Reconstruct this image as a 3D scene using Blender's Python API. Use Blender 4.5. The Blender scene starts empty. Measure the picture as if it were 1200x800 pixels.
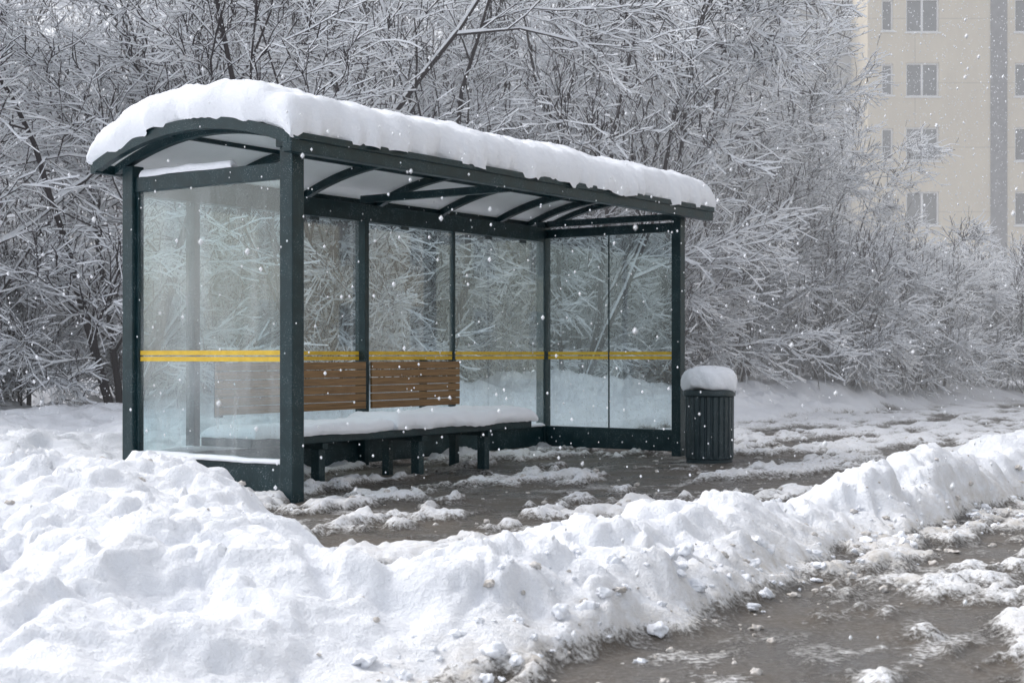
import bpy, math, random
import numpy as np
from mathutils import Vector
random.seed(7); rng=np.random.default_rng(11)
scn=bpy.context.scene
scn.view_settings.view_transform='Standard'; scn.view_settings.look='None'
scn.view_settings.exposure=0
D=bpy.data
# ------------------------------------------------------------------ helpers
def link(o,parent=None):
    scn.collection.objects.link(o)
    if parent: o.parent=parent
    return o
def empty(name,loc=(0,0,0),rz=0):
    o=D.objects.new(name,None); o.location=loc; o.rotation_euler=(0,0,rz); return link(o)
def mesh_np(name,v,quads=None,tris=None,mats=(),midx=None,smooth=False,parent=None):
    me=D.meshes.new(name)
    v=np.asarray(v,dtype=np.float32)
    me.vertices.add(len(v)); me.vertices.foreach_set('co',v.ravel())
    if quads is not None: f=np.asarray(quads,dtype=np.int32); k=4
    else: f=np.asarray(tris,dtype=np.int32); k=3
    n=len(f)
    me.loops.add(n*k); me.loops.foreach_set('vertex_index',f.ravel())
    me.polygons.add(n); me.polygons.foreach_set('loop_start',np.arange(0,n*k,k,dtype=np.int32))
    me.polygons.foreach_set('loop_total',np.full(n,k,dtype=np.int32))
    for m in mats: me.materials.append(m)
    if midx is not None: me.polygons.foreach_set('material_index',np.asarray(midx,dtype=np.int32))
    me.polygons.foreach_set('use_smooth',np.full(n,smooth,dtype=bool))
    me.update(calc_edges=True); me.validate()
    o=D.objects.new(name,me)
    return link(o,parent)
BF=np.array([[0,3,2,1],[4,5,6,7],[0,1,5,4],[1,2,6,5],[2,3,7,6],[3,0,4,7]])
def boxes(name,lst,mats,parent=None,bevel=0.0,midx=None):
    vs=[];fs=[];mi=[]
    for i,(x0,x1,y0,y1,z0,z1) in enumerate(lst):
        vs+= [(x0,y0,z0),(x1,y0,z0),(x1,y1,z0),(x0,y1,z0),(x0,y0,z1),(x1,y0,z1),(x1,y1,z1),(x0,y1,z1)]
        fs.append(BF+8*i); mi+=[0 if midx is None else midx[i]]*6
    o=mesh_np(name,np.array(vs),np.concatenate(fs),mats=mats,midx=mi,parent=parent)
    if bevel>0:
        m=o.modifiers.new('b','BEVEL'); m.width=bevel; m.segments=2; m.limit_method='ANGLE'
    return o
# ------------------------------------------------------------------ noise
perm=rng.permutation(256); perm=np.concatenate([perm,perm,perm])
def hsh(ix,iy,s=0): return perm[(perm[(ix+s*17)&255]+iy)&255]
ga=np.linspace(0,2*math.pi,256,endpoint=False); GX=np.cos(ga);GY=np.sin(ga)
def P(x,y,s=0):
    xi=np.floor(x).astype(int); yi=np.floor(y).astype(int); xf=x-xi; yf=y-yi
    u=xf*xf*xf*(xf*(xf*6-15)+10); v=yf*yf*yf*(yf*(yf*6-15)+10)
    def g(i,j,dx,dy):
        h=hsh(i,j,s); return GX[h]*dx+GY[h]*dy
    a=g(xi,yi,xf,yf); b=g(xi+1,yi,xf-1,yf); c=g(xi,yi+1,xf,yf-1); d=g(xi+1,yi+1,xf-1,yf-1)
    return 1.5*((a+(b-a)*u)*(1-v)+(c+(d-c)*u)*v)
def fbm(x,y,o=4,s=0):
    r=0;am=1;t=0
    for i in range(o):
        r=r+am*P(x*2**i,y*2**i,s+i*3); t+=am; am*=.5
    return r/t*1.5
def billow(x,y,o=4,s=0,per=.5):
    r=0;am=1;t=0
    for i in range(o):
        k=2.1**i; c=math.cos(i*.7); sn=math.sin(i*.7)
        r=r+am*np.abs(P((x*c-y*sn)*k,(x*sn+y*c)*k,s+i*3))**.85; t+=am; am*=per
    return r/t*1.6
R1=rng.random(256);R2=rng.random(256);R3=rng.random(256)
def dome(x,y,s=0):
    xi=np.floor(x).astype(int); yi=np.floor(y).astype(int)
    best=np.zeros_like(x)
    for i in (-1,0,1):
        for j in (-1,0,1):
            h=hsh(xi+i,yi+j,s); px=xi+i+R1[h]; py=yi+j+R2[h]; rr=.40+.5*R3[h]
            d2=((x-px)**2+(y-py)**2)/(rr*rr)
            best=np.maximum(best,np.sqrt(np.maximum(0,1-d2))*rr)
    return best
def ss(e0,e1,x):
    t=np.clip((x-e0)/(e1-e0),0,1); return t*t*(3-2*t)
# ------------------------------------------------------------------ materials
class NT:
    def __init__(s,name):
        s.m=D.materials.new(name); s.m.use_nodes=True; s.t=s.m.node_tree; s.t.nodes.clear()
        s.out=s.n('ShaderNodeOutputMaterial')
    def n(s,typ,**k):
        nd=s.t.nodes.new(typ)
        for a,b in k.items(): setattr(nd,a,b)
        return nd
    def l(s,a,b): s.t.links.new(a,b)
    def noise(s,scale,detail=4,rough=.55,vec=None,stretch=None,coord='Object'):
        tc=s.n('ShaderNodeTexCoord'); n=s.n('ShaderNodeTexNoise')
        n.inputs['Scale'].default_value=scale;n.inputs['Detail'].default_value=detail;n.inputs['Roughness'].default_value=rough
        src=tc.outputs[coord]
        if stretch:
            mp=s.n('ShaderNodeMapping'); mp.inputs['Scale'].default_value=stretch; s.l(src,mp.inputs[0]); src=mp.outputs[0]
        s.l(src,n.inputs['Vector']); return n.outputs['Fac']
    def ramp(s,src,stops):
        r=s.n('ShaderNodeValToRGB'); e=r.color_ramp.elements
        while len(e)<len(stops): e.new(.5)
        for el,(p,c) in zip(e,stops):
            el.position=p; el.color=(c,c,c,1) if not isinstance(c,tuple) else c+(1,)
        s.l(src,r.inputs[0]); return r.outputs[0]
    def mixc(s,f,a,b,mode='MIX'):
        m=s.n('ShaderNodeMix',data_type='RGBA',blend_type=mode)
        for v,i in ((f,0),(a,6),(b,7)):
            if hasattr(v,'is_linked') or hasattr(v,'links'): s.l(v,m.inputs[i])
            else: m.inputs[i].default_value=v if i==0 else v+(1,)
        return m.outputs[2]
    def math(s,op,a,b=0.0,clamp=False):
        m=s.n('ShaderNodeMath',operation=op,use_clamp=clamp)
        for v,i in ((a,0),(b,1)):
            if hasattr(v,'links'): s.l(v,m.inputs[i])
            else: m.inputs[i].default_value=v
        return m.outputs[0]
    def bump(s,h,st=.3,dist=.02):
        b=s.n('ShaderNodeBump'); b.inputs['Strength'].default_value=st; b.inputs['Distance'].default_value=dist
        s.l(h,b.inputs['Height']); return b.outputs[0]
    def princ(s,col,rough=.5,metal=0,normal=None,spec=.5):
        p=s.n('ShaderNodeBsdfPrincipled')
        for v,k in ((col,'Base Color'),(rough,'Roughness'),(metal,'Metallic'),(spec,'Specular IOR Level')):
            if hasattr(v,'links'): s.l(v,p.inputs[k])
            else: p.inputs[k].default_value=v+(1,) if isinstance(v,tuple) else v
        if normal: s.l(normal,p.inputs['Normal'])
        return p
    def fin(s,sh): s.l(sh.outputs[0],s.out.inputs[0]); return s.m
def mk_snow():
    t=NT('snow'); n1=t.noise(16,4,.65)
    n2=t.noise(90,1,.6)
    h=t.math('ADD',n1,t.math('MULTIPLY',n2,.3))
    d=t.n('ShaderNodeBsdfDiffuse'); d.inputs[0].default_value=(.84,.86,.905,1); t.l(t.bump(h,.5,.022),d.inputs['Normal'])
    return t.fin(d)
M_snow=mk_snow()
def mk_metal(name,c1,c2,spec=.35):
    t=NT(name); n=t.noise(7,3,.6); f=t.noise(160,1,.5); st=t.noise(30,3,.6,stretch=(1,1,.12))
    c=t.mixc(t.ramp(n,[(.35,0.),(.7,1.)]),c1,c2)
    c=t.mixc(t.math('MULTIPLY',t.ramp(st,[(.58,0.),(.78,1.)]),.18),c,(.07,.10,.10))
    fl=t.math('MULTIPLY',t.ramp(f,[(.66,0.),(.71,1.)]),t.ramp(n,[(.42,.0),(.68,.8)]))
    c=t.mixc(fl,c,(.5,.53,.56))
    return t.fin(t.princ(c,t.ramp(n,[(.3,.3),(.7,.5)]),0,spec=spec))
M_metal=mk_metal('dark_green_painted_steel',(.005,.022,.027),(.009,.033,.040))
M_bin=mk_metal('bin_painted_steel',(.018,.034,.040),(.028,.048,.055),.45)
def mk_glass():
    t=NT('shelter_glass')
    tr=t.n('ShaderNodeBsdfTransparent'); tr.inputs[0].default_value=(.76,.87,.88,1)
    gl=t.n('ShaderNodeBsdfGlossy'); gl.inputs['Roughness'].default_value=.02; gl.inputs[0].default_value=(.9,.95,.95,1)
    lw=t.n('ShaderNodeLayerWeight'); lw.inputs[0].default_value=.5
    f=t.math('ADD',t.math('MULTIPLY',t.math('POWER',lw.outputs['Facing'],3.0),.85),.09,True)
    m1=t.n('ShaderNodeMixShader'); t.l(f,m1.inputs[0]); t.l(tr.outputs[0],m1.inputs[1]); t.l(gl.outputs[0],m1.inputs[2])
    df=t.n('ShaderNodeBsdfDiffuse'); df.inputs[0].default_value=(.68,.725,.735,1)
    big=t.noise(1.0,3,.6,stretch=(1.3,1.3,.6)); st=t.noise(9,4,.65,stretch=(1,1,.13)); fine=t.noise(95,2,.6); fine2=t.noise(26,4,.7)
    film=t.math('ADD',t.ramp(big,[(.42,.03),(.64,.24)]),t.ramp(st,[(.50,0.),(.8,.18)]))
    film=t.math('ADD',film,t.ramp(fine,[(.63,0.),(.70,.38)]))
    film=t.math('ADD',film,t.ramp(fine2,[(.62,0.),(.76,.16)]),True)
    m2=t.n('ShaderNodeMixShader'); t.l(film,m2.inputs[0]); t.l(m1.outputs[0],m2.inputs[1]); t.l(df.outputs[0],m2.inputs[2])
    return t.fin(m2)
M_glass=mk_glass()
def mk_simple(name,c1,c2,scale=8,rough=.6,bump=.2,stretch=None,spec=.5,det=4):
    t=NT(name); n=t.noise(scale,det,.6,stretch=stretch)
    return t.fin(t.princ(t.mixc(t.ramp(n,[(.3,0.),(.7,1.)]),c1,c2),rough,normal=t.bump(n,bump,.01) if bump>0 else None,spec=spec))
def mk_flat(name,c):
    t=NT(name); n=t.noise(.8,0,.5); d=t.n('ShaderNodeBsdfDiffuse')
    t.l(t.mixc(n,tuple(x*.9 for x in c),tuple(min(1,x*1.08) for x in c)),d.inputs[0]); return t.fin(d)
M_yellow=mk_simple('yellow_tape',(.62,.39,.02),(.78,.52,.04),12,.45,0)
M_wood=mk_simple('wet_wood_slats',(.14,.075,.028),(.33,.185,.075),9,.5,.3,stretch=(.35,2,9))
M_roofpanel=mk_simple('roof_polycarbonate',(.84,.87,.88),(.92,.94,.95),3,.5,0)
M_bark=mk_flat('bark',(.055,.048,.052))
M_twigsnow=mk_flat('branch_snow',(.86,.88,.915))
def mk_wall(name,c1,c2):
    t=NT(name); n=t.noise(.6,6,.65,stretch=(1,1,.4))
    tc=t.n('ShaderNodeTexCoord'); sp=t.n('ShaderNodeSeparateXYZ'); t.l(tc.outputs['Object'],sp.inputs[0])
    def lines(o,per,off,w):
        fr=t.math('FRACT',t.math('DIVIDE',t.math('ADD',o,off),per)); return t.math('LESS_THAN',fr,w/per)
    ln=t.math('MAXIMUM',lines(sp.outputs[2],2.75,100.2,.05),lines(sp.outputs[0],3.3,100.3,.05))
    c=t.mixc(t.ramp(n,[(.3,0.),(.75,1.)]),c1,c2)
    c=t.mixc(t.math('MULTIPLY',ln,.35),c,tuple(x*.5 for x in c1))
    return t.fin(t.princ(c,.9,spec=.2))
M_wall=mk_wall('cream_render_wall',(.70,.62,.48),(.58,.51,.40))
M_wall2=mk_wall('grey_render_wall',(.40,.40,.38),(.32,.32,.32))
M_strip=mk_simple('grey_facade_strip',(.10,.10,.11),(.19,.19,.20),3,.8,0)
M_wframe=mk_flat('white_window_frame',(.78,.79,.80))
def mk_wglass():
    t=NT('window_glass'); n=t.noise(1.2,4,.6)
    return t.fin(t.princ(t.mixc(t.ramp(n,[(.35,0.),(.65,1.)]),(.025,.032,.04),(.09,.10,.11)),.12))
M_wglass=mk_wglass()
def mk_ground():
    t=NT('snow_and_wet_asphalt')
    at=t.n('ShaderNodeAttribute',attribute_name='cover'); ad=t.n('ShaderNodeAttribute',attribute_name='dirt')
    n1=t.noise(10,4,.65); n2=t.noise(45,4,.65); n3=t.noise(240,1,.6); big=t.noise(1.6,4,.65)
    cv=t.math('ADD',at.outputs['Fac'],t.math('MULTIPLY',t.math('SUBTRACT',n2,.5),.95))
    cv=t.math('ADD',cv,t.math('MULTIPLY',t.math('SUBTRACT',n1,.5),.5))
    cv=t.math('ADD',cv,t.math('MULTIPLY',t.math('SUBTRACT',n3,.5),.5),True)
    asp=t.mixc(t.ramp(n3,[(.35,0.),(.7,1.)]),(.030,.027,.023),(.125,.112,.098))
    asp=t.mixc(t.math('MULTIPLY',t.ramp(big,[(.35,0.),(.65,1.)]),.55),asp,(.12,.095,.068))
    asp=t.mixc(t.math('MULTIPLY',t.ramp(n2,[(.46,0.),(.66,1.)]),.5),asp,(.26,.245,.23))
    slush=t.mixc(t.ramp(n2,[(.3,0.),(.7,1.)]),(.26,.245,.225),(.58,.575,.57))
    dn=t.math('MULTIPLY',ad.outputs['Fac'],t.ramp(n1,[(.35,.1),(.65,1.)]),True)
    snow=t.mixc(dn,(.84,.86,.905),(.58,.55,.51))
    c=t.mixc(t.ramp(cv,[(.18,0.),(.42,1.)]),asp,slush)
    c=t.mixc(t.ramp(cv,[(.40,0.),(.62,1.)]),c,snow)
    wet=t.ramp(big,[(.36,.12),(.58,.5)])
    r=t.mixc(t.ramp(cv,[(.15,0.),(.45,1.)]),wet,(.75,.75,.75))
    h=t.math('ADD',t.math('MULTIPLY',n1,.5),t.math('MULTIPLY',n2,.45)); h=t.math('ADD',h,t.math('MULTIPLY',n3,.15))
    hs=t.math('MULTIPLY',h,t.ramp(cv,[(.12,.45),(.45,1.)]))
    return t.fin(t.princ(c,r,normal=t.bump(hs,.7,.045),spec=.4))
M_ground=mk_ground()
# ------------------------------------------------------------------ frame of reference
AX,AY=-1.476,9.728; UX,UY=.570,.8216; SX,SY=-.8216,.570; L=5.445; W=1.583
ROT=math.atan2(UY,UX)
def w(a,b): return (AX+a*UX+b*SX, AY+a*UY+b*SY)
def terrain(X,Y):
    a=(X-AX)*UX+(Y-AY)*UY; b=(X-AX)*SX+(Y-AY)*SY
    wob=.22*P(a*.55,b*.55,1)+.10*P(a*1.7,b*1.7,2)+.05*P(a*5,b*5,3)
    bn=b+wob
    # roadside bank
    wide=ss(3,12,a)
    bc=-3.72+.3*wide; ft=bc+.80+.2*wide
    bankm=ss(-4.2,-4.05,bn)*(1-ss(ft-.2,ft+.05,bn))
    bankh=ss(-4.25,-3.75,bn)*(1-ss(bc-.05,ft+.05,bn))*(.085+.08*ss(-1.5,2.5,a)+.09*P(a*.7,b*.1,5)+.03*wide)
    # heap left of the shelter
    edge=np.where(b<0,-.25+.80*b,-.25)+.9*wob
    edge=np.where(b<-2.9,edge+(-2.9-b)*.6,edge)
    he=ss(0,1.0,edge-a)*ss(-4.25,-3.3,bn)
    heh=he*(.16-.08*ss(.0,1.8,b)-.04*ss(-3.2,-5,a)+.10*P(a*.45,b*.45,6)+.09*np.exp(-((a+2.2)**2+(b+1.0)**2)/1.2))
    hem=ss(-.02,.08,edge-a)*ss(-4.2,-4.05,bn)
    # ground behind the shelter and past it
    bb=b+1.6*wob
    bk0=np.where((a>-.3)&(a<L+.1),W+.1,np.where(a<0,W-.3,W+.3+.35*ss(L,L+5,a)))
    bkm=ss(bk0-.08,bk0+.12,np.where((a>-.3)&(a<L+.1),b,bb))
    bkh=bkm*(.06+.06*P(a*.5,b*.5,8)) + ss(bk0,bk0+2.0,bb)*(.07+.32*ss(5,9,a)*(.75+.8*P(a*.4,b*.4,9)))*(1-.4*ss(6,12,b))
    S=np.maximum(np.maximum(bankm,hem),bkm)
    h=np.maximum(np.maximum(bankh,heh),bkh)
    # shovelled, crusty chunks
    wx=a+.10*P(a*4,b*4,20)+.03*P(a*13,b*13,22); wy=b+.10*P(a*4+9,b*4,21)+.03*P(a*13,b*13+5,23)
    bl=billow(wx*1.5,wy*1.5,5,31,.56)
    d1=dome(wx/.42,wy/.42,7)
    d2=dome(wx/.24,wy/.24,2); d3=dome(wx/.11,wy/.11,3); d4=dome(wx/.05,wy/.05,4)
    hn=np.clip(h/.14,0,1)
    patch=ss(-.15,.35,fbm(a*.9,b*.9,3,90))
    rough=np.clip(.30+.60*patch+.6*bankm*ss(-3,1,a),.25,1)
    far=1-.5*ss(22,45,Y)
    h=h+S*far*(.15*bl*(.25+.75*hn)+.10*d1*(.25+.75*hn*hn)+.085*d2*(.25+.6*hn)*rough+.050*d3*(.35+.5*hn)*rough+.02*d4*rough)
    h=h+S*.04*fbm(a*1.2,b*1.2,4,30)*hn
    # slush field
    st=fbm(a*.55,b*1.5,5,40)+.55*fbm(a*3,b*4,4,50)
    thr=.16-.46*ss(4.6,7.5,a)-.25*ss(1.0,1.6,b)-.30*ss(-2.3,-2.9,b)*(b>-3.2)-.15*ss(-.9,-2,a)-.15*ss(1.5,.3,a)
    thr=np.where(b<-4.0,.20-.3*ss(-4.8,-4.2,b)-.6*np.exp(-((a+2.4)**2/2.+(b+5.35)**2/.16))-.45*np.exp(-((a-.5)**2/3.+(b+5.2)**2/.1))-.3*ss(3,6,a),thr)
    thr=thr-.35*np.exp(-((a+.1)**2+(b+.2)**2)/.25)-.3*np.exp(-((b-1.45)**2)/.05)
    sl=ss(thr-.15,thr+.45,st)
    sl=np.where(b<-4.0,sl*.85,sl)
    # trodden prints eat into the slush
    pit=np.clip(dome((a+.2*b)/.42,(b-.15*a)/.24,12)-.30,0,1)*2.2
    walk=(1-S)*(b>-3.0)
    sl=np.clip(sl-walk*.45*pit*(.4+.6*ss(4,8,a)),0,1)
    thin=.40*ss(-.20,.40,fbm(a*2.6,b*4.2,4,110))*(.45+.55*ss(-.2,.4,fbm(a*.4,b*.9,3,115)))
    h=h+(1-S)*sl*(.010+.038*d2*sl+.032*d3+.014*d4+.04*bl)
    h=h+(1-S)*(.004*P(a*2,b*2,60)+.003*P(a*9,b*9,61)+.012*thin)-walk*.010*pit*ss(0,.3,sl+thin)
    cover=np.clip(np.maximum(S,np.maximum(sl*.80,thin)),0,1)
    dirt=ss(-3.75,-4.2,bn)*.8*(b>-4.7)*ss(-6.5,-3,a)+(1-S)*(.55-.30*ss(5,8,a))
    dirt=dirt+.25*bankm*ss(-3,2,a)*ss(-.1,.6,fbm(a*2.2,b*2.2,3,75))*ss(.12,0,h-.1)
    return h,cover,np.clip(dirt,0,1)
def axis_grow(start,end,step,growth,cap):
    r=[start]
    while r[-1]<end:
        r.append(r[-1]+step); step=min(step*growth,cap if r[-1]<40 else 60)
    return r
xp=axis_grow(2.4,900,.016,1.02,.9)
xs=np.array([-v for v in xp[::-1]]+list(np.arange(-2.4+.016,2.4-.005,.016))+xp)
ys=[1.2]
while ys[-1]<900:
    y=ys[-1]; ys.append(y+ (max(.012,y*.004) if y<24 else y*.03))
yn=[1.2]
while yn[-1]>-300: yn.append(yn[-1]-max(.08,abs(yn[-1]-1.2)*.12))
ys=np.array(yn[:0:-1]+ys)
XX,YY=np.meshgrid(xs,ys)
xf=XX.ravel();yf=YY.ravel()
h,cv,dt=terrain(xf,yf)
v=np.stack([xf,yf,h],1)
nx=len(xs);ny=len(ys)
idx=np.arange(nx*ny).reshape(ny,nx)
q=np.stack([idx[:-1,:-1],idx[:-1,1:],idx[1:,1:],idx[1:,:-1]],-1).reshape(-1,4)
g=mesh_np('ground',v,q,mats=[M_ground],smooth=True)
for nm,arr in (('cover',cv),('dirt',dt)):
    at=g.data.attributes.new(nm,'FLOAT','POINT'); at.data.foreach_set('value',arr.astype(np.float32))
def ground_h(x,y):
    return terrain(np.atleast_1d(np.asarray(x,float)),np.atleast_1d(np.asarray(y,float)))[0]
# ------------------------------------------------------------------ loose snow crumbs
import bmesh
def ico(sub):
    bm=bmesh.new(); bmesh.ops.create_icosphere(bm,subdivisions=sub,radius=1)
    vv=np.array([x.co[:] for x in bm.verts]); ff=np.array([[x.index for x in f.verts] for f in bm.faces]); bm.free(); return vv,ff
IV,IF=ico(3)
def clods(name,n,arange,bfun,smin,smax,mat):
    V=[];F=[];o=0
    for i in range(n):
        a=random.uniform(*arange); b=bfun(a); x,y=w(a,b)
        s=smin+(smax-smin)*random.random()**3
        ph=rng.random(2)*50
        nn=fbm(IV[:,0]*1.3+ph[0]+IV[:,2]*.9,IV[:,1]*1.3+ph[1]-IV[:,2]*.8,4,i%40)
        p=IV*(1+.75*nn)[:,None]*s*np.array([random.uniform(.7,1.4),random.uniform(.7,1.3),random.uniform(.5,.85)])
        t=random.random()*6.3; c,sn=math.cos(t),math.sin(t)
        p=np.stack([p[:,0]*c-p[:,1]*sn,p[:,0]*sn+p[:,1]*c,p[:,2]],1)
        z=ground_h(x,y)[0]
        V.append(p+np.array([x,y,z+s*.1])); F.append(IF+o); o+=len(IV)
    return mesh_np(name,np.concatenate(V),tris=np.concatenate(F),mats=[mat],smooth=True)
clods('snow_clods',600,(-5.5,10),lambda a: -4.16+random.gauss(0,.12) if random.random()<.85 else random.uniform(-3.0,-2.6),.008,.034,M_snow)
M_slush=mk_simple('dirty_slush',(.42,.38,.34),(.66,.64,.62),30,.6,.4)
clods('slush_clods',800,(-4,9),lambda a: -4.35+random.gauss(0,.3) if random.random()<.6 else random.uniform(-2.9,-.2),.005,.022,M_slush)
# ------------------------------------------------------------------ bus shelter
sh=empty('bus_shelter',(AX,AY,0),ROT)
pw=.055
def post(name,a,b,ztop,hw=pw): return boxes(name,[(a-hw,a+hw,b-hw,b+hw,-.05,ztop)],[M_metal],sh,.006)
post('front_post_1',0.0,0.0,2.40,.058); post('front_post_2',L,0,2.38,.05)
post('back_post_1',0,W,2.36); post('back_post_2',L,W,2.36)
boxes('back_mullions',[(.53,.59,1.51,W+.02,.05,2.15),(2.47,2.525,1.47,W,.0,2.15),(3.812,3.842,1.52,W-.01,.05,2.15)],[M_metal],sh,.004)
boxes('back_beam',[(.057,L-.057,W-.055,W+.05,2.15,2.30)],[M_metal],sh,.006)
boxes('base_panels',[(.057,L-.057,W-.03,W+.03,.04,.25),(-.028,.028,.06,W-.057,.04,.25),(L-.028,L+.028,.052,W-.057,.04,.25)],[M_metal],sh,.005)
boxes('top_rails',[(-.03,.03,.06,W-.057,2.17,2.28),(L-.03,L+.03,.052,W-.057,2.19,2.28)],[M_metal],sh,.005)
boxes('side_frame_strips',[(-.02,.02,.06,.085,.25,2.17),(-.02,.02,W-.082,W-.057,.25,2.17)],[M_metal],sh,.003)
boxes('pane_clips',[(a0-.05,a0+.05,1.528,1.548,z,z+.03) for a0 in (1.1,1.9,3.1,4.4,5.0) for z in (.26,2.115)],[M_bin],sh,.002)
def pane(name,pts): return mesh_np(name,np.array(pts),[[0,1,2,3]],mats=[M_glass],parent=sh)
for i,(a0,a1) in enumerate([(.057,.53),(.59,2.47),(2.525,3.812),(3.842,L-.057)]):
    pane('back_glass_%d'%(i+1),[(a0,1.54,.25),(a1,1.54,.25),(a1,1.54,2.15),(a0,1.54,2.15)])
pane('side_glass_1',[(0,.085,.25),(0,W-.082,.25),(0,W-.082,2.17),(0,.085,2.17)])
pane('side_glass_2',[(L,.055,.25),(L,.786,.25),(L,.786,2.19),(L,.055,2.19)])
pane('side_glass_3',[(L,.794,.25),(L,W-.057,.25),(L,W-.057,2.19),(L,.794,2.19)])
boxes('glass_joint',[(L-.006,L+.006,.784,.796,.25,2.19)],[M_metal],sh)
st=[]
for z0,z1 in ((.94,.972),(.984,1.016)):
    for a0,a1 in ((.062,.525),(.595,2.465),(2.53,3.808),(3.846,L-.06)):
        st.append((a0,a1,1.535,1.5385,z0,z1)); st.append((a0,a1,1.5415,1.545,z0,z1))
    for a in (0,L):
        for b0,b1 in ((.062,.78),(.80,W-.062)) if a else ((.09,W-.085),):
            st.append((a-.005,a-.0015,b0,b1,z0,z1)); st.append((a+.0015,a+.005,b0,b1,z0,z1))
boxes('yellow_safety_stripes',st,[M_yellow],sh)
# roof
RB0,RB1,RA0,RA1=-.15,1.80,-.20,L+.40
def rz(b):
    t=(b-RB0)/(RB1-RB0); return 2.44-.06*t+.20*(1-(2*t-1)**2)
def arch(name,a0,a1,b0,b1,zt,zb,n=24,mat=M_metal):
    V=[];Q=[]
    for i in range(n+1):
        b=b0+(b1-b0)*i/n; z=rz(b)
        V+=[(a0,b,z+zb),(a1,b,z+zb),(a1,b,z+zt),(a0,b,z+zt)]
        if i<n:
            k=4*i
            for j in range(4): Q.append([k+j,k+(j+1)%4,k+4+(j+1)%4,k+4+j])
    Q.append([0,3,2,1]); k=4*n; Q.append([k,k+1,k+2,k+3])
    return mesh_np(name,np.array(V),Q,mats=[mat],parent=sh)
arch('roof_panels',RA0+.03,RA1-.03,RB0+.02,RB1-.02,-.008,-.02,mat=M_roofpanel)
arch('roof_rim_1',RA0,RA0+.06,RB0,RB1,.004,-.075); arch('roof_rim_2',RA1-.06,RA1,RB0,RB1,.004,-.075)
ribs=[-.03,1.05,2.0,2.95,3.9,4.85,L-.03]
for i,a in enumerate(ribs): arch('roof_rib_%d'%(i+1),a,a+.055,RB0+.05,RB1-.05,-.022,-.085)
boxes('front_beam',[(RA0+.002,RA1-.002,RB0-.03,RB0+.05,2.315,2.452)],[M_metal],sh,.008)
boxes('front_beam_lip',[(RA0+.004,RA1-.004,RB0-.045,RB0-.031,2.40,2.448)],[M_metal],sh,.004)
boxes('front_inner_beam',[(RA0+.1,RA1-.1,-.055,.055,2.37,2.44)],[M_metal],sh,.006)
boxes('rear_edge_beam',[(RA0+.002,RA1-.002,RB1-.04,RB1+.02,2.31,2.385)],[M_metal],sh,.006)
boxes('roof_purlins',[(RA0+.06,RA1-.06,.55,.58,rz(.56)-.052,rz(.56)-.022),(RA0+.06,RA1-.06,1.1,1.13,rz(1.1)-.052,rz(1.1)-.022)],[M_metal],sh)
boxes('cross_ties',[(a-.03,a+.03,-.05,W-.06,2.305,2.368) for a in (2.495,L-.0)],[M_metal],sh,.004)
# snow slab builder
def slab(name,a0,a1,b0,b1,t,zf,ew,na,nb,namp,parent,seed,under=35,bul=.03,lump=0.):
    thu=math.radians(under)
    def line(lo,hi,n):
        th=np.linspace(-thu,math.pi/2,9)
        d=ew*(1-np.cos(th)); m=(np.sin(th)+math.sin(thu))/(1+math.sin(thu))
        mid=np.linspace(lo+ew,hi-ew,n)[1:-1]
        return np.concatenate([lo+d,mid,(hi-d)[::-1]]),np.concatenate([m,np.ones(len(mid)),m[::-1]])
    la,ma=line(a0-bul,a1+bul,na); lb,mb=line(b0-bul,b1+bul,nb)
    A,B=np.meshgrid(la,lb); MA,MB=np.meshgrid(ma,mb)
    M=MA*MB
    th=t*(1+namp*fbm(A*1.1,B*1.3,4,seed))+.25*namp*t*fbm(A*5,B*5,3,seed+1)+lump*(billow(A*2.2,B*2.2,4,seed+7)-.4)
    edge=1-np.minimum(MA,MB)
    A2=A+edge*.05*P(A*3,B*3,seed+2)*(t/.2); B2=B+edge*.06*P(A*2.3,B*2,seed+3)*(t/.2)+edge*.04*(t/.2)*P(A*8,B*8,seed+6)
    droop=-edge*.05*(t/.22)*np.clip(P(A*1.7,B*1.7+4,seed+4)+.1,0,1)-edge*.02*(t/.22)*np.abs(P(A*9,B*9,seed+5))
    Z=zf(np.clip(B,b0,b1))+M*th+droop+.003
    V=np.stack([A2.ravel(),B2.ravel(),Z.ravel()],1)
    ny,nx=A.shape; I=np.arange(nx*ny).reshape(ny,nx)
    Q=np.stack([I[:-1,:-1],I[:-1,1:],I[1:,1:],I[1:,:-1]],-1).reshape(-1,4)
    return mesh_np(name,V,Q,mats=[M_snow],smooth=True,parent=parent)
slab('roof_snow',RA0,RA1,RB0-.02,RB1+.01,.25,rz,.15,420,110,.14,sh,5,lump=.05)
slab('rail_snow',-.035,.035,.55,W-.1,.05,lambda b:2.28+0*b,.03,8,40,.5,sh,9,bul=.0)
slab('base_snow_1',-.05,.05,.06,W-.06,.035,lambda b:.25+0*b,.03,8,50,.6,sh,12,bul=.0)
slab('base_snow_2',.1,L-.1,W-.09,W-.02,.03,lambda b:.25+0*b,.03,140,8,.8,sh,14,bul=.0)
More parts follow.
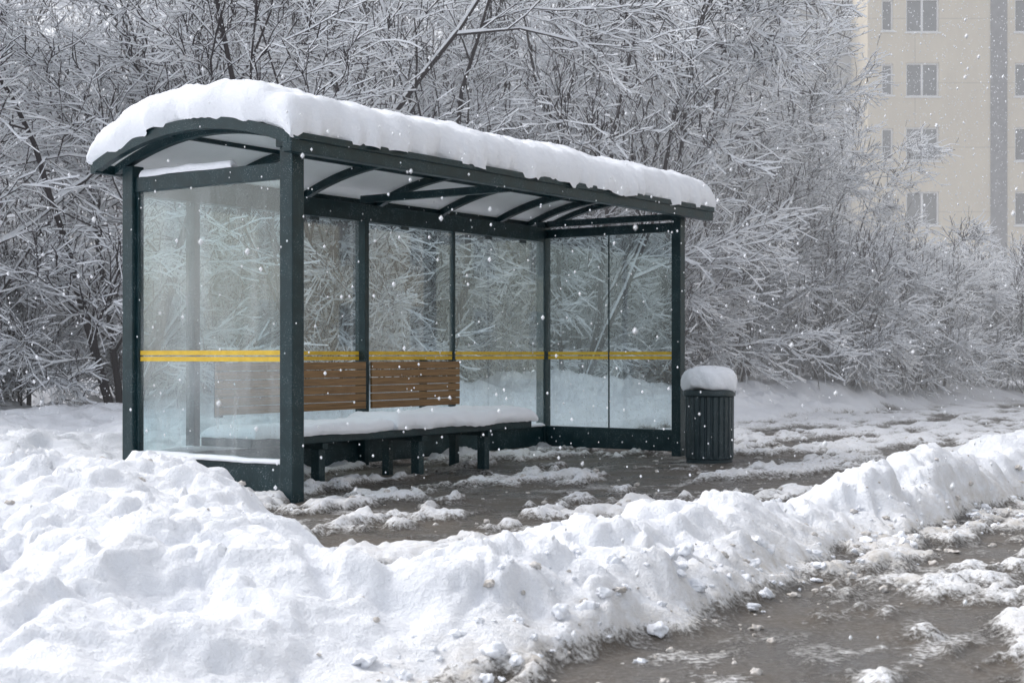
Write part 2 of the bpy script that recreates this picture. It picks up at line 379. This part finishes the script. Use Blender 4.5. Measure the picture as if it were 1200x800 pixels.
# bench
bz0,bz1=.335,.395
boxes('bench_seat',[(.12,3.62,.50,.66,bz0,bz1),(.12,3.62,.672,.832,bz0,bz1),(.12,3.62,.844,1.0,bz0,bz1)],[M_metal],sh,.006)
boxes('bench_legs',[(a-.035,a+.035,.54,.62,-.03,bz0-.045) for a in (.893,2.08,2.99)]+[(a-.03,a+.03,.86,.93,-.03,bz0-.045) for a in (.893,2.08,2.99)]+[(a-.03,a+.03,.505,.995,bz0-.045,bz0-.002) for a in (.893,2.08,2.99)],[M_metal],sh,.004)
slab('bench_snow_1',.16,1.78,.50,.98,.075,lambda b:bz1+0*b,.06,90,30,.35,sh,21,lump=.03)
slab('bench_snow_2',1.70,3.62,.48,1.0,.12,lambda b:bz1+0*b,.09,100,30,.3,sh,25,lump=.035)
sl=[]
n=6; hh=(.93-.52)/n
for i in range(n): sl.append((.70,2.455,1.445,1.468,.52+i*hh,.52+(i+1)*hh-.006)); sl.append((2.535,3.81,1.445,1.468,.52+i*hh,.52+(i+1)*hh-.006))
boxes('backrest_slats',sl,[M_wood],sh,.004)
boxes('backrest_brackets',[(a,a+.04,1.47,1.53,.50,.94) for a in (.75,1.6,3.3,3.74)],[M_metal],sh)
# ------------------------------------------------------------------ litter bin
bn_=empty('litter_bin',(1.82,13.38,0),.3)
def lathe(name,prof,mat,nseg=144,mod=None,parent=None,smooth=False):
    V=[];Q=[]
    for j,(r,z,m) in enumerate(prof):
        for i in range(nseg):
            th=2*math.pi*i/nseg; rr=r
            if m: rr=r-(.014 if (i%6)>=4 else 0)*m
            if mod: rr,zz=mod(rr,z,th)
            else: zz=z
            V.append((rr*math.cos(th),rr*math.sin(th),zz))
    for j in range(len(prof)-1):
        for i in range(nseg):
            k=(i+1)%nseg; Q.append([j*nseg+i,j*nseg+k,(j+1)*nseg+k,(j+1)*nseg+i])
    return mesh_np(name,np.array(V),Q,mats=[mat],parent=parent,smooth=smooth)
lathe('ribbed_body',[(.0,.03,0),(.215,.03,0),(.22,.04,0),(.222,.06,1),(.226,.60,1),(.222,.605,0),(.0,.606,0)],M_bin,parent=bn_)
lathe('base_ring',[(.205,-.04,0),(.212,-.02,0),(.212,.028,0),(.0,.029,0)],M_bin,parent=bn_,smooth=False)
lathe('top_ring',[(.20,.607,0),(.236,.608,0),(.240,.615,0),(.240,.655,0),(.234,.663,0),(.19,.664,0),(.0,.66,0)],M_bin,parent=bn_)
lathe('snow_cap',[(.0,.663,0),(.20,.662,0),(.238,.668,0),(.250,.69,0),(.256,.72,0),(.253,.76,0),(.245,.80,0),(.225,.835,0),(.19,.86,0),(.12,.875,0),(.05,.882,0),(.0,.883,0)],M_snow,parent=bn_,smooth=True,
      mod=lambda r,z,th:(r*(1+.03*math.sin(3*th+1)+.025*math.sin(7*th+z*20)+.012*math.sin(17*th+z*50)),z+.015*math.sin(2*th)*r/.2+.008*math.sin(5*th+2)*r/.2))
# ------------------------------------------------------------------ buildings
def building(name,loc,rz_,width,height,depth,cols,rows,z0,wallm,strips=(),wing=None):
    e=empty(name,loc,rz_)
    def facade(nm,x0,x1,yf_,ht,cols,mat):
        wins=[(c-ww/2,c+ww/2,z0+rows_i*2.75-hh/2,z0+rows_i*2.75+hh/2) for (c,ww,hh) in cols for rows_i in range(rows) if z0+rows_i*2.75+hh/2<ht-.4]
        X=sorted(set([x0,x1]+[round(q,4) for w_ in wins for q in w_[:2]])); Z=sorted(set([-1,ht]+[round(q,4) for w_ in wins for q in w_[2:]]))
        V=[];Q=[]
        def quad(*p):
            k=len(V); V.extend(p); Q.append([k,k+1,k+2,k+3])
        for i in range(len(X)-1):
            for j in range(len(Z)-1):
                cx=(X[i]+X[i+1])/2; cz=(Z[j]+Z[j+1])/2
                if any(a<cx<b and c<cz<d for a,b,c,d in wins): continue
                quad((X[i],yf_,Z[j]),(X[i+1],yf_,Z[j]),(X[i+1],yf_,Z[j+1]),(X[i],yf_,Z[j+1]))
        G=[];FR=[]
        r=.18
        for a,b,c,d in wins:
            quad((a,yf_,c),(a,yf_+r,c),(b,yf_+r,c),(b,yf_,c)); quad((a,yf_,d),(b,yf_,d),(b,yf_+r,d),(a,yf_+r,d))
            quad((a,yf_,c),(a,yf_,d),(a,yf_+r,d),(a,yf_+r,c)); quad((b,yf_,c),(b,yf_+r,c),(b,yf_+r,d),(b,yf_,d))
            G.append((a,b,yf_+r-.01,yf_+r+.02,c,d))
            fw=.07; y0=yf_+r-.06; y1=yf_+r-.012
            FR+=[(a+.002,a+fw,y0,y1,c+.002,d-.002),(b-fw,b-.002,y0,y1,c+.002,d-.002),(a+fw,b-fw,y0,y1,c+.002,c+fw),(a+fw,b-fw,y0,y1,d-fw,d-.002)]
            if b-a>.8: m=a+(b-a)*.5; FR.append((m-.045,m+.045,y0,y1,c+fw,d-fw))
            FR.append((a-.06,b+.06,yf_-.10,yf_+.05,c-.06,c-.004))
        mesh_np(nm+'_wall',np.array(V),Q,mats=[mat],parent=e)
        if G: boxes(nm+'_window_glass',G,[M_wglass],e); boxes(nm+'_window_frames',FR,[M_wframe],e)
        mesh_np(nm+'_sides',np.array([(x0,yf_,-1),(x1,yf_,-1),(x1,yf_+depth,-1),(x0,yf_+depth,-1),(x0,yf_,ht),(x1,yf_,ht),(x1,yf_+depth,ht),(x0,yf_+depth,ht)]),[[3,0,4,7],[1,2,6,5],[2,3,7,6],[4,5,6,7]],mats=[mat],parent=e)
        boxes(nm+'_roof_parapet',[(x0-.2,x1+.2,yf_-.25,yf_+depth+.2,ht+.003,ht+.35)],[M_strip],e)
        boxes(nm+'_roof_snow',[(x0-.15,x1+.15,yf_-.2,yf_+depth+.15,ht+.353,ht+.6)],[M_twigsnow],e)
    facade('main',0,width,0,height,cols,wallm)
    if strips: boxes('facade_strip',[(a,b,-.06,.1,-1,height-.1) for a,b in strips],[M_strip],e)
    if wing: facade('wing',*wing)
    return e
cols=[(.85,.5,1.35),(2.35,1.42,1.45),(7.0,1.42,1.45),(10.6,1.42,1.45),(14.2,1.42,1.45),(17.0,1.42,1.45)]
building('apartment_building',(15.2,62,0),0.0,20,21,12,cols,7,1.72,M_wall,strips=[(5.25,5.95)],
  wing=(-6.5,-.02,3.0,16.4,[(-5,1.3,1.35),(-2,1.3,1.35)],M_wall2))
ox,oy=w(52,-21)
building('apartment_building',(ox,oy,0),ROT+math.pi,46,15,10,[(2+3.6*i,1.5,1.45) for i in range(12)],5,1.9,M_wall)
# ------------------------------------------------------------------ trees
def gen_tree(seed,height,stems,spread,low=.12,nl=9,dens=1.0,rk=.0072,lod=0):
    R=random.Random(seed); SG=[]
    def unit(v): return v.normalized() if v.length>1e-6 else Vector((0,0,1))
    def rv(s): return Vector((R.gauss(0,s),R.gauss(0,s),R.gauss(0,s)))
    def path(p,d,r0,r1,ln,n,wig,lift):
        pts=[(p.copy(),r0,d.copy())]
        for i in range(n):
            d=unit(d+rv(wig)+Vector((0,0,lift)))
            q=p+d*(ln/n); ra=r0+(r1-r0)*i/n; rb=r0+(r1-r0)*(i+1)/n
            SG.append((p.x,p.y,p.z,q.x,q.y,q.z,ra,rb)); p=q; pts.append((p.copy(),rb,d.copy()))
        return pts
    def at(pts,t):
        k=min(int(t*(len(pts)-1)),len(pts)-2); f=t*(len(pts)-1)-k
        return pts[k][0].lerp(pts[k+1][0],f),pts[k][1],pts[k][2]
    def side(d,ang,az=None):
        az=R.uniform(0,6.283) if az is None else az
        o=Vector((1,0,0)) if abs(d.x)<.9 else Vector((0,1,0))
        s=unit(d.cross(o)); t=d.cross(s)
        return unit(d*math.cos(ang)+(s*math.cos(az)+t*math.sin(az))*math.sin(ang))
    for s in range(stems):
        az=6.283*s/stems+R.uniform(-.5,.5); tl=R.uniform(.06,spread)
        d=unit(Vector((math.cos(az)*tl,math.sin(az)*tl,1)))
        hgt=height*R.uniform(.75,1.05); r=rk*hgt*R.uniform(.8,1.3)
        tp=path(Vector((math.cos(az)*.12,math.sin(az)*.12,-.2)),d,r,.010,hgt,11,.10,.02)
        for i in range(int(nl*dens)):
            t=low+(1-low)*((i+R.random())/nl/dens); t=min(t,.98)
            p,rr,dd=at(tp,t); ll=height*(.42-.22*t)*R.uniform(.7,1.25)
            lp=path(p,side(dd,R.uniform(.5,1.05)),max(rr*.5,.010),.005,ll,6,.15,-.03)
            nb=int(8*dens)
            for j in range(nb):
                t2=.12+.86*(j+R.random())/nb
                p2,r2,d2=at(lp,t2); l2=ll*(.52-.25*t2)*R.uniform(.6,1.3)
                bp=path(p2,side(d2,R.uniform(.35,.85)),max(r2*.55,.006),.0035,l2,4,.15,-.04)
                nk=8 if not lod else 5
                for k in range(nk):
                    p3,r3,d3=at(bp,.1+.88*(k+R.random())/nk); l3=R.uniform(.25,.75)
                    cp=path(p3,side(d3,R.uniform(.3,.8)),.0045,.003,l3,3 if not lod else 2,.16,-.05)
                    if not lod:
                        for m in range(2):
                            p4,r4,d4=at(cp,R.uniform(.2,.95)); path(p4,side(d4,R.uniform(.35,.8)),.0035,.0025,R.uniform(.12,.34),1,.15,-.05)
    return np.array(SG)
def tree_mesh(name,S,snowk=1.0,tri=False):
    p0=S[:,0:3];p1=S[:,3:6];r0=S[:,6];r1=S[:,7]
    d=p1-p0; d/=np.linalg.norm(d,axis=1)[:,None]+1e-9
    sd=np.cross(d,np.array([0,0,1.])); n=np.linalg.norm(sd,axis=1); bad=n<.05; sd[bad]=np.array([1,0,0]); n[bad]=1; sd/=n[:,None]
    up=np.cross(sd,d)
    hor=np.clip(np.sqrt(1-d[:,2]**2),0,1)
    rnd=np.random.default_rng(3).random(len(S))
    V=[];Q=[];MI=[];o=0
    k=r0<.014
    def build(sel,prof_fn,mi):
        nonlocal o
        N=sel.sum(); rings=[]
        for (pp,rr) in ((p0[sel],r0[sel]),(p1[sel],r1[sel])):
            rings.append(prof_fn(pp,rr,sel))
        m=rings[0].shape[1]
        VV=np.concatenate(rings,1).reshape(-1,3)
        base=np.arange(N)[:,None]*(2*m)+o
        for j in range(m):
            jj=(j+1)%m
            Q.append(np.concatenate([base+j,base+jj,base+m+jj,base+m+j],1)); MI.append(mi(j,sel))
        V.append(VV); o+=len(VV)
    def thin(pp,rr,sel):
        u=up[sel];s=sd[sel]; sn=(.008+.020*rnd[sel])*hor[sel]**1.1*snowk; rr=rr*(1 if snowk<=1 else 1.3)
        return np.stack([pp-u*rr[:,None],pp+s*(rr+sn*.26)[:,None],pp+u*(rr+sn)[:,None],pp-s*(rr+sn*.26)[:,None]],1)
    build(k,thin,lambda j,sel:(np.full(sel.sum(),1 if j in(1,2) else 0) * ((hor[sel]>.22)&(rnd[sel]>.04))))
    k2=~k
    def thick(pp,rr,sel):
        u=up[sel];s=sd[sel]; sn=(.015+.028*rnd[sel])*hor[sel]**1.5*snowk
        out=[]
        for i in range(8):
            th=-math.pi/2+i*math.pi/4+math.pi/8
            c,sn_=math.cos(th),math.sin(th)
            out.append(pp+s*(c*rr)[:,None]+u*(sn_*rr+(sn if sn_>.5 else 0))[:,None])
        return np.stack(out,1)
    build(k2,thick,lambda j,sel:(np.full(sel.sum(),1 if j in(2,3,4) else 0)*(hor[sel]>.35)))
    return mesh_np(name,np.concatenate(V),np.concatenate(Q),mats=[M_bark,M_twigsnow],midx=np.concatenate(MI))
def proto(name,S,k=1.0):
    o=tree_mesh(name,S,k); me=o.data; D.objects.remove(o); return me
specs=[(1,8.5,3,.35,.10,9,1.0),(2,9.5,4,.30,.10,9,1.0),(3,8.0,4,.5,.08,9,1.0),(4,7.0,5,.55,.08,8,1.0),(5,10.5,3,.30,.12,11,1.0)]
protos=[proto('bare_snowy_tree',gen_tree(*s)) for s in specs]
lows=[proto('distant_tree',gen_tree(*s,lod=1),1.6) for s in [(31,8.5,4,.4,.06,9,1.0),(32,9.5,4,.4,.06,9,1.0)]]
shr=[proto('snowy_shrub',gen_tree(*s)) for s in [(21,3.3,8,.75,.08,6,.9),(22,2.6,9,.9,.06,5,.9),(23,3.9,7,.6,.08,7,.9)]]
def inst(name,me,x,y,s,parent=None,zoff=0):
    o=D.objects.new(name,me); z=0 if parent else float(ground_h(x,y)[0])-.08
    o.location=(x,y,z+zoff); o.rotation_euler=(0,0,random.uniform(0,6.28)); o.scale=(s,s,s*random.uniform(.92,1.08)); return link(o,parent)
near=[(-9.2,19.5,1,1.0),(-7.0,18.2,0,1.05),(-5.2,19.5,2,1.0),(-3.2,20.5,4,.95),(-1.2,22,1,1.0),(1.0,23,3,1.05),(2.7,25,2,1.0),(4.4,27.5,0,.84),(6.1,30.5,3,.78),
      (-8.3,24,4,1.05),(-4.6,25,0,1.1),(-1.4,27,4,1.05),(2.2,30,1,1.0),(5.0,33,2,.9),(6.9,37,0,.70)]
for x,y,k,s in near: inst('bare_snowy_tree',protos[k],x,y,s)
row=empty('distant_tree_row')
for i in range(15):
    x=-15+i*1.5+random.uniform(-.4,.4); y=random.uniform(33,42)
    if x/y>.14: continue
    inst('tree_%d'%i,lows[i%2],x,y,random.uniform(1.05,1.35)*(1-.25*max(0,x/y)/.14),row)
for i in range(9):
    x=-21+i*3.3; y=random.uniform(50,56)
    if x/y>.11: continue
    inst('far_tree_%d'%i,lows[i%2],x,y,random.uniform(1.4,1.7),row)
for i in range(15):
    t=i/14; x=-9+17*t+random.uniform(-.4,.4); y=17.6+t*11+random.uniform(-.5,1.0)
    inst('snowy_shrub',shr[i%3],x,y,random.uniform(.6,.9))
for i in range(13):
    t=i/12; x=7.3+8.8*t+random.uniform(-.5,.5); y=31+random.uniform(-2,6)+t*3
    inst('snowy_shrub',shr[i%3],x,y,random.uniform(.9,1.1)*(1-.14*t))
hd=empty('distant_hedge')
for i in range(14):
    x=5+i*1.45; inst('hedge_bush_%d'%i,shr[i%3],x,random.uniform(41,48),random.uniform(1.0,1.2),hd)
# ------------------------------------------------------------------ falling snow
OV=np.array([[1,0,0],[-1,0,0],[0,1,0],[0,-1,0],[0,0,1],[0,0,-1]],float); OF=np.array([[0,2,4],[2,1,4],[1,3,4],[3,0,4],[2,0,5],[1,2,5],[3,1,5],[0,3,5]])
def flakes(N,X,Y,Z,R):
    c=np.stack([rng.uniform(*X,N),rng.uniform(*Y,N),rng.uniform(*Z,N)],1); r=rng.uniform(*R,N)
    return (c[:,None,:]+OV[None]*r[:,None,None]*np.array([1,1,1.4])).reshape(-1,3)
V=np.concatenate([flakes(15000,(-7,9),(3.4,22),(.1,6.5),(.003,.0075)),flakes(26000,(-14,18),(18,44),(.1,11),(.007,.014))])
F=(OF[None]+np.arange(len(V)//6)[:,None,None]*6).reshape(-1,3)
mesh_np('falling_snow',V,tris=F,mats=[M_twigsnow],smooth=True)
# ------------------------------------------------------------------ winter haze (absorption + constant self-glow standing in for scattered light)
FD=.0105
t=NT('emissive_haze'); va=t.n('ShaderNodeVolumeAbsorption'); va.inputs['Color'].default_value=(0,0,0,1); va.inputs['Density'].default_value=FD
ve=t.n('ShaderNodeEmission'); ve.inputs[0].default_value=(.645,.655,.69,1); ve.inputs[1].default_value=FD
ad=t.n('ShaderNodeAddShader'); t.l(va.outputs[0],ad.inputs[0]); t.l(ve.outputs[0],ad.inputs[1])
t.l(ad.outputs[0],t.out.inputs['Volume'])
hz=boxes('emissive_haze',[(-50,60,15.5,100,-2,24)],[t.m])
# ------------------------------------------------------------------ world, sun, camera
wd=D.worlds.new('World'); scn.world=wd; wd.use_nodes=True; nt=wd.node_tree; nt.nodes.clear()
sk=nt.nodes.new('ShaderNodeTexSky'); sk.sky_type='NISHITA'; sk.sun_disc=False; sk.sun_elevation=math.radians(48); sk.sun_rotation=math.radians(-60); sk.dust_density=3; sk.air_density=1
hs=nt.nodes.new('ShaderNodeHueSaturation'); hs.inputs['Saturation'].default_value=.30; hs.inputs['Value'].default_value=1.85
bg=nt.nodes.new('ShaderNodeBackground'); bg.inputs[1].default_value=.15; wo=nt.nodes.new('ShaderNodeOutputWorld')
nt.links.new(sk.outputs[0],hs.inputs['Color']); nt.links.new(hs.outputs[0],bg.inputs[0]); nt.links.new(bg.outputs[0],wo.inputs[0])
sd_=D.lights.new('sun','SUN'); sd_.energy=.9; sd_.angle=math.radians(25); sd_.color=(1,.985,.96)
so=link(D.objects.new('sun',sd_))
el=math.radians(48); az=math.radians(60)
dirv=Vector((-math.sin(az)*math.cos(el),math.cos(az)*math.cos(el),math.sin(el)))
so.rotation_euler=dirv.to_track_quat('Z','Y').to_euler()
cd=D.cameras.new('camera'); cd.sensor_width=36; cd.lens=51; cd.shift_y=.0125; cd.clip_end=3000; cd.clip_start=.05
cd.dof.use_dof=True; cd.dof.focus_distance=9.5; cd.dof.aperture_fstop=5.6
co=link(D.objects.new('camera',cd)); co.location=(0,0,.99); co.rotation_euler=(math.pi/2,0,0); scn.camera=co
